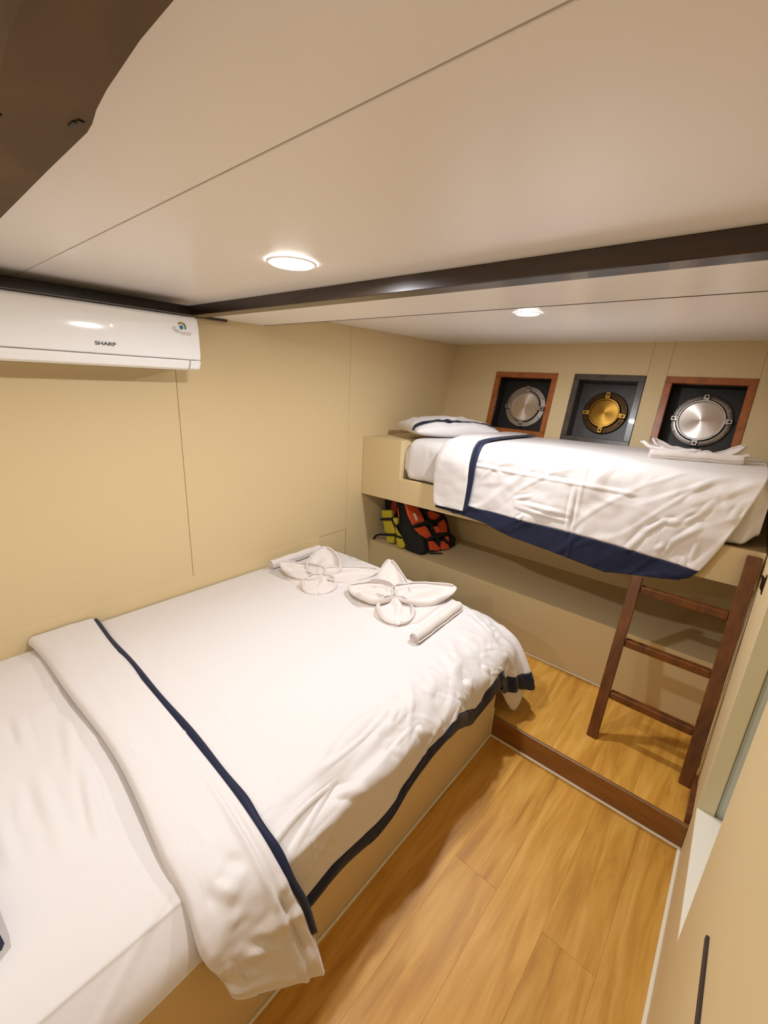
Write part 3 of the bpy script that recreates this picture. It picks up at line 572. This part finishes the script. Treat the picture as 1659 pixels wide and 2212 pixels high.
# ------------------------------------------------------------------ bunk mattress
def bunk_mattress():
    x = np.linspace(.32, 1.985, 150); cs = [(2.825, .94), (2.832, 1.10), (2.80, 1.168), (2.6, 1.178), (2.3, 1.182), (2.12, 1.180), (2.065, 1.168), (2.040, 1.13), (2.033, 1.04), (2.036, .965), (2.05, .943)]
    c = crom(np.array([[(0, a, b) for a, b in cs]], float), np.linspace(0, 10, 100))[0]
    P = np.repeat(c[None], 150, 0).copy(); P[..., 0] = x[:, None]; d = np.linspace(0, 10, 100)[None]+0*P[..., 0]
    e = np.minimum(P[..., 0]-.32, 1.985-P[..., 0]); r = sstep(e, 0, .045)
    zc = 1.06; yc = 2.43
    P[..., 2] = zc+(P[..., 2]-zc)*(.62+.38*r); P[..., 1] = yc+(P[..., 1]-yc)*(.955+.045*r)
    fr = sstep(d, 6, 7.5); P[..., 1] -= fr*(.006*np.maximum(0, ridged(P[..., 0]*17, d*.35, 41)-.2)+.002*vnoise(P[..., 0]*40, d, 42)); P[..., 1] = np.maximum(P[..., 1], 2.034)*1.0
    P[..., 2] += SL*P[..., 0]; P[..., 2] = np.maximum(P[..., 2], .9385+SL*P[..., 0])
    V, Ff = gridmesh(P); Ff.append([k for k in range(100)]); Ff.append([149*100+k for k in range(99, -1, -1)])
    return tag(mk('bunk_mattress', V, Ff, 'sheet', None, True, auto=60), 'thick single mattress in white fitted sheet on the beige bunk frame', 'mattress')
bunk_mattress()
# ------------------------------------------------------------------ bunk duvet
def bunk_duvet():
    root = tag(empty('bunk_duvet', (1.35, 2.3, 1.2)), 'crumpled white duvet with wide navy hem hanging over the bunk front', 'duvet')
    nx, nd = 210, 130; a = np.linspace(0, 1, nx)[:, None]; ts = np.linspace(0, 8, nd)
    # column-wise x limits (left, right) per control row
    xl = [.70, .72, .74, .75, .75, .70, .66, .61, .605]; xr = [1.955, 1.958, 1.96, 1.962, 1.958, 1.935, 1.905, 1.845, 1.79]
    hx = [.60, .80, .92, 1.07, 1.31, 1.52, 1.75, 1.79, 1.83]; hz = [.838, .832, .822, .790, .772, .748, .798, .806, .815]
    nz = [.856, .888, .889, .889, .888, .882, .868, .866, .862]
    rows = []
    for ai in a[:, 0]:
        xs = [l+(r_-l)*ai for l, r_ in zip(xl, xr)]; nzz = np.interp(xs[7], hx, nz); hzz = np.interp(xs[8], hx, hz)
        rows.append([(xs[0], 2.79, 1.186+SL*xs[0]), (xs[1], 2.62, 1.190+SL*xs[1]), (xs[2], 2.38, 1.197+SL*xs[2]), (xs[3], 2.15, 1.198+SL*xs[3]), (xs[4], 2.045, 1.178+SL*xs[4]), (xs[5], 2.008, 1.09+SL*xs[5]), (xs[6], 1.998, .985+SL*xs[6]), (xs[7], 1.990, nzz), (xs[8], 1.985, hzz)])
    # finer navy lower edge: scalloped
    P = crom(np.array(rows), ts); d = np.repeat(ts[None], nx, 0); x = P[..., 0].copy()
    dr = sstep(d, 3.3, 4.6)
    disp = dr*(.010*vnoise(x*4.5+d*.25, d*.5, 51)+.009*np.maximum(0, ridged(x*5.5+d*.55, d*.55-x*1.6, 52)-.35)+.006*np.maximum(0, ridged(x*11+d*1.1, d*.8+x*2, 53)-.45)+.002*vnoise(x*26, d*3, 54))*sstep(9.2-d, 0, 2.5)
    rgt = sstep(x, 1.5, 1.85); disp += rgt*dr*.012*np.maximum(0, ridged(x*9+d*1.5, d*.25, 56)-.2)
    disp += (1-dr)*(.0012*vnoise(x*6, P[..., 1]*6, 57)+.003*np.maximum(0, ridged(x*3, P[..., 1]*7, 58)-.5))*.9
    # pressed crease along the length on the hanging side, and one across
    disp += .006*np.exp(-((d-4.95-.25*(x-.8))/.055)**2)*sstep(1.62-x, 0, .1)+.004*np.exp(-((x-1.36)/.006)**2)*dr
    disp += folds(P, BS, .008, .008)
    nrm = gnormals(P); nrm *= np.sign(nrm[..., 2:3]-nrm[..., 1:2]+1e-6)
    disp = np.maximum(disp, -.006); P = P+nrm*disp[..., None]
    k = int(nd*7/8.)
    k = int(np.argmin(abs(ts-7)))
    mk('cover', *gridmesh(P[:, :k+1]), 'duvet', root, True, solid=.006)
    mk('navy_hem', *gridmesh(P[:, k:]), 'navy', root, True, solid=.0065)
    # turned-back band with navy edge at the pillow end
    path = np.array([(2.76, 1.198), (2.5, 1.207), (2.25, 1.213), (2.10, 1.208), (2.035, 1.18), (1.995, 1.10), (1.985, 1.0), (1.978, .90), (1.972, .845)])
    L = np.array([.60, .60, .61, .63, .60, .585, .585, .595, .607]); R = np.array([.775, .785, .79, .785, .79, .795, .80, .798, .795])
    t2 = np.linspace(0, 8, 110); cL = crom(np.column_stack([L, path])[None], t2)[0]; cR = crom(np.column_stack([R, path])[None], t2)[0]
    cL[:, 2] += SL*cL[:, 0]-.004*0; cR[:, 2] += SL*cR[:, 0]
    T = np.gradient((cL+cR)/2, axis=0); T /= np.linalg.norm(T, axis=1, keepdims=True); N_ = np.cross(T, np.array([1., 0, 0])); N_ *= np.sign(N_[:, 2:3]-N_[:, 1:2])
    pr = crom(np.array([[(.03, -.008, 0), (0, .002, 0), (.03, .010, 0), (.2, .013, 0), (.5, .014, 0), (.8, .012, 0), (1.0, .008, 0)]]), np.linspace(0, 6, 50))[0]
    B = cL[:, None]*(1-pr[None, :, 0:1])+cR[:, None]*pr[None, :, 0:1]+N_[:, None]*pr[None, :, 1:2]
    tt = t2[:, None]+0*pr[None, :, 0]; uu = pr[None, :, 0]+0*tt
    dd = sstep(tt, 2.5, 4.5)*(.008*np.maximum(0, ridged(uu*2.2+.3, tt*.25, 61)-.1)+.005*np.maximum(0, ridged(uu*1.2-tt*.35, tt*.3, 62)-.3))+.0015*vnoise(uu*4, tt*3, 63)
    B = B+N_[:, None]*dd[..., None]
    mk('turned_band', *gridmesh(B), 'duvet', root, True, solid=.005)
    wv = np.interp(t2, [0, 2.5, 4, 6, 8], [.045, .048, .042, .030, .020])[:, None]*np.array([[1., 0, 0]])
    Bn = np.stack([cR+N_*.006-.004*np.array([1., 0, 0]), cR+N_*.0115+wv*.3, cR+N_*.0115+wv*.9, cR+N_*.006+wv], 1)
    mk('navy_edge', *gridmesh(Bn), 'navy', root, True, solid=.004)
bunk_duvet()
# ------------------------------------------------------------------ bunk pillow
bp_ = tag(empty('bunk_pillow', (.38, 2.42, 1.2)), 'plump white pillow with one navy stripe at the left end of the bunk', 'pillow')
_, PT = pillow('pillowcase', (.382, 2.40, 1.228), .34, .60, .125, 'sheet', bp_, rotz=-.50, tilt=(-.02, -.02), seed=21, n=48)
i0, i1 = 37, 41
mk('navy_stripe', *gridmesh(PT[i0:i1+1]+np.array([0, 0, .0025])), 'navy', bp_, True)
# ------------------------------------------------------------------ towels
def spiral_roll(name, p0, p1, R, label, group, turns=3.2, seed=0):
    p0, p1 = np.array(p0, float), np.array(p1, float); ax = p1-p0; Ln = np.linalg.norm(ax); ax /= Ln; up = np.array([0, 0, 1.]); sd = np.cross(ax, up); sd /= np.linalg.norm(sd); up = np.cross(sd, ax)
    n = 90; th = np.linspace(0, turns*2*math.pi, n); th0 = -math.pi/2
    rr = .004+(R-.004)*(th/th[-1]); t = (R-.004)/turns*.62
    out = np.stack([(rr)*np.cos(th+th0), (rr)*np.sin(th+th0)], -1); inn = np.stack([(rr-t)*np.cos(th+th0), (rr-t)*np.sin(th+th0)], -1)
    loop = np.vstack([out, inn[::-1]]); m = len(loop); ks = 34; P = np.zeros((ks, m, 3))
    for i, s in enumerate(np.linspace(0, 1, ks)):
        sc = 1-.10*(1-min(1, min(s, 1-s)/.03))+.012*math.sin(s*31+seed)
        l = loop*sc; wob = .0015*math.sin(s*17+seed)
        P[i] = p0+ax*Ln*s+l[:, :1]*sd+(l[:, 1:]+wob)*up
    V, Ff = gridmesh(P)
    for i in range(ks-1): Ff.append([i*m+m-1, (i+1)*m+m-1, (i+1)*m, i*m])
    bm = bmesh.new(); B = [bm.verts.new(v) for v in V]
    for f in Ff: bm.faces.new([B[j] for j in f])
    for e in (0, ks-1):
        for j in range(n-1):
            try: bm.faces.new([B[e*m+j], B[e*m+j+1], B[e*m+m-2-j], B[e*m+m-1-j]])
            except ValueError: pass
    o = from_bm(name, bm, 'towel', None, smooth=True, auto=50); return tag(o, label, 'towel', group)
def petal(c, tip, w, wall, blunt=0., seed=0, base=0., inner=True, open_=1.0, tiplift=0.):
    """cupped towel petal from centre c to tip (world points); side walls stand up"""
    c, tip = np.array(c, float), np.array(tip, float); d = tip-c; dh = d.copy(); dh[2] = 0; L = np.linalg.norm(dh); dh /= L; s = np.array([-dh[1], dh[0], 0])
    nu, nv = 34, 45; out = []
    for scale, lift in [(1, 0)]:
        u = np.linspace(0, 1, nu)[:, None]; v = np.linspace(-1, 1, nv)[None]
        wu = w*scale*np.sin(math.pi*np.clip(u, 0, 1)**(.62))**.75*(1-blunt)+w*scale*blunt*np.sqrt(np.clip(1-(2*u-1)**2, 0, 1))+.012
        th = v*(1.9*open_)
        lat = wu*np.sin(th)/1.0*(1-.18*np.abs(v)**3); hgt = wall*scale*(1-np.cos(th))*.62*(np.sin(math.pi*np.clip(u*.86+.06, 0, 1)))**.6
        hgt = hgt+(wall*.62*np.exp(-((v-.10*np.sin(seed+u*3))/.17)**2)*np.sin(math.pi*np.clip(u*1.15, 0, 1))**.7+wall*.30*np.exp(-((np.abs(v)-.52)/.10)**2)*np.sin(math.pi*u) if inner else 0)
        zb = c[2]*(1-sstep(u, 0, .35))+base*sstep(u, 0, .35)
        tipz = (tip[2]-base)*np.clip((u-.45)/.55, 0, 1)**1.6
        hh = hgt*(1-np.clip((u-.6)/.4, 0, 1)*.75)+tipz+lift
        hh = hh+.09*wall*np.sin(v*3.1+seed+u*5)*np.sin(math.pi*u)+.004*vnoise(u*7+seed, v*4+3, 70+seed)
        ll = L*scale*u if scale == 1 else L*(.06+.62*u)
        ll = ll-.03*np.abs(v)**2*(u > .5)*(u-.5)
        P = np.array([c[0], c[1], 0])+dh*ll[..., None]+s*lat[..., None]; P[..., 2] = zb+hh
        out.append(P)
    return out
def towel_flower(name, c, tips, zb, label, group, edge_poly, slope=0.):
    bm = bmesh.new()
    def add(P):
        V, Ff = gridmesh(P); B = [bm.verts.new(v) for v in V]
        for f in Ff: bm.faces.new([B[j] for j in f])
    for k, (tip, w, wall, blunt, op, inn) in enumerate(tips):
        for P in petal(c, tip, w, wall, blunt, seed=k*2+1, base=zb+.004, open_=op, inner=inn): add(P)
    # folded body under the petals
    n = len(edge_poly); rings = []
    ep = np.array(edge_poly, float); ts = np.linspace(0, n, n*6, endpoint=False); e = np.array([ep[int(t) % n]*(1-(t % 1))+ep[(int(t)+1) % n]*(t % 1) for t in ts])
    cc = np.array(c[:2]); G = []
    for f, h in ((1.0, 0), (1.02, .010), (.99, .020), (.86, .026), (.5, .030), (.15, .028), (.01, .028)):
        p = cc+(e-cc)*f; G.append(np.column_stack([p, zb+h+0*p[:, 0]+slope*(p[:, 0]-cc[0])]))
    G = np.array(G); G = np.concatenate([G, G[:, :1]], 1); add(G)
    bmesh.ops.remove_doubles(bm, verts=bm.verts, dist=1e-4)
    vs = [tuple(v.co) for v in bm.verts]; bm.verts.index_update(); fs = [tuple(v.index for v in f.verts) for f in bm.faces]; bm.free()
    o = mk(name, vs, fs, 'towel', None, True, solid=.006, sub=1); o.modifiers['solid'].offset = 0
    return tag(o, label, 'towel', group)
ZB = .514
spiral_roll('rolled_towel', (1.058, 1.222, ZB+.030), (1.040, 1.590, ZB+.026), .027, 'rolled white towel near the foot edge of the double bed, right of both towel flowers', 'rolled towels', seed=1)
spiral_roll('rolled_towel', (.075, 1.245, .500+.030), (.070, 1.590, .500+.030), .027, 'rolled white towel lying against the left wall on the double bed', 'rolled towels', seed=2)
towel_flower('folded_towel', (.800, 1.405, .548), [((.606, 1.600, .625), .092, .060, .2, .85, True), ((.586, 1.325, .566), .105, .088, .35, .9, True), ((.950, 1.705, .560), .105, .082, .25, .85, True), ((.945, 1.262, .540), .082, .062, .9, 1.0, True)], ZB,
    'white towel folded as a four-petal flower, right one on the double bed', 'towel flowers', [(.60, 1.335), (.73, 1.25), (.93, 1.25), (.985, 1.35), (.965, 1.60), (.80, 1.56), (.66, 1.58), (.62, 1.45)])
towel_flower('folded_towel', (.385, 1.335, .536), [((.205, 1.515, .600), .095, .060, .6, .95, True), ((.138, 1.256, .566), .090, .062, .2, .85, True), ((.540, 1.600, .545), .095, .060, .2, .8, True), ((.505, 1.190, .535), .085, .060, .9, 1.0, True)], .508,
    'white towel folded as a four-petal flower, left one on the double bed by the wall', 'towel flowers', [(.16, 1.27), (.30, 1.20), (.49, 1.18), (.53, 1.27), (.53, 1.50), (.38, 1.49), (.25, 1.50), (.20, 1.40)])
ZK = 1.232
spiral_roll('rolled_towel', (1.548, 2.25, ZK+.024), (1.872, 2.36, ZK+.030), .025, 'rolled white towel at the right end of the upper bunk', 'rolled towels', seed=3)
towel_flower('folded_towel', (1.705, 2.45, ZK+.03), [((1.475, 2.40, 1.290), .066, .048, .3, .8, False), ((1.500, 2.56, 1.296), .060, .044, .2, .8, False), ((1.895, 2.41, 1.278), .062, .040, .2, .8, False), ((1.868, 2.57, 1.304), .055, .040, .1, .8, False)], ZK,
    'white towel flower with raised pointed petals on the upper bunk under the right porthole', 'towel flowers', [(1.56, 2.36), (1.70, 2.36), (1.83, 2.40), (1.86, 2.52), (1.70, 2.60), (1.55, 2.54)])
# ------------------------------------------------------------------ ladder
def ladder():
    root = tag(empty('bunk_ladder', (1.82, 1.74, .104)), 'reddish brown wooden ladder leaning against the bunk at the right wall', 'ladder')
    f = np.array([0, 1.732, .1045]); g = np.array([0, 1.985, .968]); ax = (g-f)/np.linalg.norm(g-f); nb = np.array([0, ax[2], -ax[1]])   # nb: away from the room
    def rail(x0, x1, top):
        p = [f+np.array([x, 0, 0]) for x in (x0, x1)]; Lr = top
        q = []
        for t in (0, Lr):
            for (x, dd) in ((x0, 0), (x1, 0), (x1, .023), (x0, .023)):
                v = f+ax*t+nb*dd; v = v.copy(); v[0] = x; q.append(v)
        for i in range(4): q[i] = q[i].copy(); q[i][2] = .1045; q[i][1] = f[1]+(.0235 if i > 1 else 0)
        box('rail', [tuple(v) for v in q], 'ladder_wood', root, .003)
    Lr = np.linalg.norm(g-f); rail(1.634, 1.675, Lr-.187); rail(1.968, 2.012, Lr)
    for z in (.752, .530, .309):
        t = (z-.1045)/ax[2]; c = f+ax*t
        q = [(1.6755, c[1]+.001, z-.030), (1.9675, c[1]+.001, z-.030), (1.9675, c[1]+.031, z-.030), (1.6755, c[1]+.031, z-.030), (1.6755, c[1]+.004, z), (1.9675, c[1]+.004, z), (1.9675, c[1]+.034, z), (1.6755, c[1]+.034, z)]
        box('rung', q, 'ladder_wood', root, .003)
ladder()
# ------------------------------------------------------------------ life vests
def pad(name, pts, n, th, m, parent, bev=.012, puff=0):
    n = np.array(n, float); n /= np.linalg.norm(n); P = [np.array(p, float) for p in pts]
    bm = bmesh.new(); A = [bm.verts.new(p) for p in P]; B = [bm.verts.new(p-n*th) for p in P]; k = len(P)
    bm.faces.new(A); bm.faces.new(B[::-1])
    for i in range(k): bm.faces.new([A[i], B[i], B[(i+1) % k], A[(i+1) % k]])
    bmesh.ops.recalc_face_normals(bm, faces=bm.faces)
    bmesh.ops.bevel(bm, geom=list(bm.edges), offset=min(bev, th*.45), segments=3, affect='EDGES', profile=.55)
    return from_bm(name, bm, m, parent, smooth=True, auto=60)
NV = (.966, -.258, .35)
v2 = tag(empty('orange_life_vest', (.44, 2.28, .437)), 'orange and black life vest leaning on the shelf under the bunk', 'life vest')
V2 = [(0.297, 2.115, 0.771), (0.33, 2.2, 0.742), (0.388, 2.369, 0.707), (0.412, 2.405, 0.667), (0.43, 2.422, 0.629), (0.465, 2.424, 0.536), (0.489, 2.464, 0.499), (0.5, 2.439, 0.451), (0.494, 2.396, 0.440), (0.473, 2.321, 0.440), (0.453, 2.257, 0.444), (0.437, 2.207, 0.452), (0.412, 2.183, 0.503), (0.363, 2.142, 0.608), (0.332, 2.13, 0.671)]
pad('back_shell', V2, NV, .045, 'vest_black', v2, .010)
OR = dict(
 a=[(0.313, 2.094, 0.771), (0.347, 2.177, 0.74), (0.368, 2.2, 0.698), (0.39, 2.212, 0.647), (0.37, 2.122, 0.635), (0.342, 2.101, 0.696)],
 b=[(0.379, 2.246, 0.702), (0.386, 2.28, 0.708), (0.42, 2.355, 0.668), (0.423, 2.335, 0.646), (0.406, 2.261, 0.638), (0.389, 2.244, 0.673)],
 c=[(0.378, 2.125, 0.616), (0.399, 2.211, 0.62), (0.419, 2.232, 0.58), (0.434, 2.243, 0.549), (0.426, 2.202, 0.538), (0.403, 2.16, 0.572)],
 d=[(0.421, 2.271, 0.604), (0.432, 2.318, 0.608), (0.454, 2.33, 0.556), (0.448, 2.291, 0.544)],
 e=[(0.428, 2.322, 0.622), (0.434, 2.371, 0.641), (0.453, 2.383, 0.599), (0.469, 2.378, 0.551), (0.459, 2.335, 0.547)],
 f=[(0.435, 2.214, 0.524), (0.446, 2.248, 0.518), (0.479, 2.294, 0.461), (0.478, 2.275, 0.451), (0.455, 2.211, 0.465)],
 g=[(0.465, 2.304, 0.507), (0.475, 2.336, 0.504), (0.488, 2.362, 0.485), (0.504, 2.369, 0.448), (0.484, 2.302, 0.452)],
 h=[(0.469, 2.346, 0.528), (0.477, 2.381, 0.53), (0.489, 2.374, 0.493), (0.486, 2.36, 0.49)])
for k, p in OR.items(): pad('float_panel', p, NV, .022, 'vest_orange', v2, .006)
pad('reflective_tab', [(0.355, 2.126, 0.71), (0.358, 2.14, 0.712), (0.378, 2.151, 0.665), (0.375, 2.137, 0.663)], NV, .007, 'reflective', v2, .001)
ST = [[(0.378, 2.111, 0.635), (0.412, 2.251, 0.645), (0.424, 2.289, 0.639), (0.432, 2.356, 0.666)], [(0.434, 2.19, 0.538), (0.456, 2.292, 0.554), (0.477, 2.368, 0.55)], [(0.371, 2.21, 0.728), (0.395, 2.227, 0.672), (0.422, 2.242, 0.611), (0.474, 2.282, 0.496)], [(0.471, 2.318, 0.53), (0.493, 2.348, 0.492)]]
for p in ST: ribbon('strap', p, .020, .005, NV, 'vest_black', v2)
for p in ((.404, 2.229, .648), (.455, 2.285, .556)):
    pad('buckle', [(p[0], p[1]-.022, p[2]+.012), (p[0]+.004, p[1]+.022, p[2]+.014), (p[0]+.014, p[1]+.022, p[2]-.018), (p[0]+.010, p[1]-.022, p[2]-.020)], NV, .012, 'vest_black', v2, .003)
ribbon('loose_strap', [(.45, 2.20, .446), (.475, 2.235, .444), (.505, 2.27, .441)], .014, .005, (0, 0, 1), 'vest_black', v2)
# black collar flap folded towards the camera
BK = [(0.133, 2.203, 0.73), (0.23, 2.204, 0.732), (0.287, 2.179, 0.634), (0.343, 2.17, 0.596), (0.412, 2.159, 0.553), (0.437, 2.146, 0.502), (0.450, 2.139, 0.462), (0.419, 2.135, 0.440), (0.365, 2.133, 0.440), (0.302, 2.133, 0.442), (0.255, 2.149, 0.511), (0.186, 2.168, 0.589), (0.178, 2.187, 0.666)]
pad('collar_flap', BK, (0, -1, .25), .05, 'vest_black', v2, .014)
ribbon('piping', [(.183, 2.180, .70), (.190, 2.175, .67), (.205, 2.170, .640)], .006, .004, (0, -1, .25), 'vest_orange', v2)
v1 = tag(empty('yellow_life_vest', (.15, 2.2, .437)), 'yellow life vest with black straps and red top in the left corner under the bunk', 'life vest')
NY = (0.1, -1, .1)
def ycell(p, th=.035): return pad('float_panel', p, NY, th, 'vest_yellow', v1, .008)
ycell([(.050, 2.161, .652), (.139, 2.164, .672), (.150, 2.160, .622), (.068, 2.156, .600)]); ycell([(.070, 2.156, .592), (.152, 2.158, .614), (.198, 2.149, .530), (.190, 2.147, .518), (.105, 2.147, .504)])
ycell([(.110, 2.146, .496), (.192, 2.146, .510), (.191, 2.143, .452), (.134, 2.142, .442)])
pad('float_panel', [(.174, 2.140, .634), (.214, 2.140, .638), (.217, 2.138, .601), (.197, 2.138, .580)], NY, .03, 'vest_yellow', v1, .006)
pad('float_panel', [(.200, 2.139, .578), (.222, 2.138, .55), (.262, 2.134, .520), (.240, 2.134, .515), (.213, 2.139, .525)], NY, .02, 'vest_yellow', v1, .006)
pad('float_panel', [(.216, 2.134, .508), (.262, 2.134, .512), (.298, 2.131, .475), (.290, 2.131, .452), (.262, 2.131, .442), (.232, 2.131, .447)], NY, .02, 'vest_yellow', v1, .007)
ribbon('strap', [(.060, 2.150, .592), (.11, 2.150, .604), (.160, 2.150, .616), (.205, 2.133, .585)], .016, .006, NY, 'vest_black', v1)
ribbon('strap', [(.018, 2.135, .440), (.035, 2.140, .468), (.075, 2.140, .488), (.124, 2.140, .498), (.205, 2.138, .519), (.262, 2.130, .518)], .014, .006, NY, 'vest_black', v1)
pad('collar', [(.021, 2.228, .722), (.113, 2.228, .735), (.123, 2.221, .690), (.092, 2.221, .66), (.033, 2.220, .640)], (0, -1, .1), .04, 'vest_black', v1, .01)
pad('red_lining', [(.105, 2.205, .720), (.160, 2.205, .735), (.150, 2.200, .66), (.135, 2.195, .62), (.100, 2.200, .655)], (0, -1, .1), .02, 'vest_red', v1, .006)
pad('inner_shell', [(.05, 2.235, .66), (.20, 2.235, .66), (.24, 2.235, .45), (.11, 2.235, .442)], (0, -1, .05), .03, 'vest_black', v1, .01)
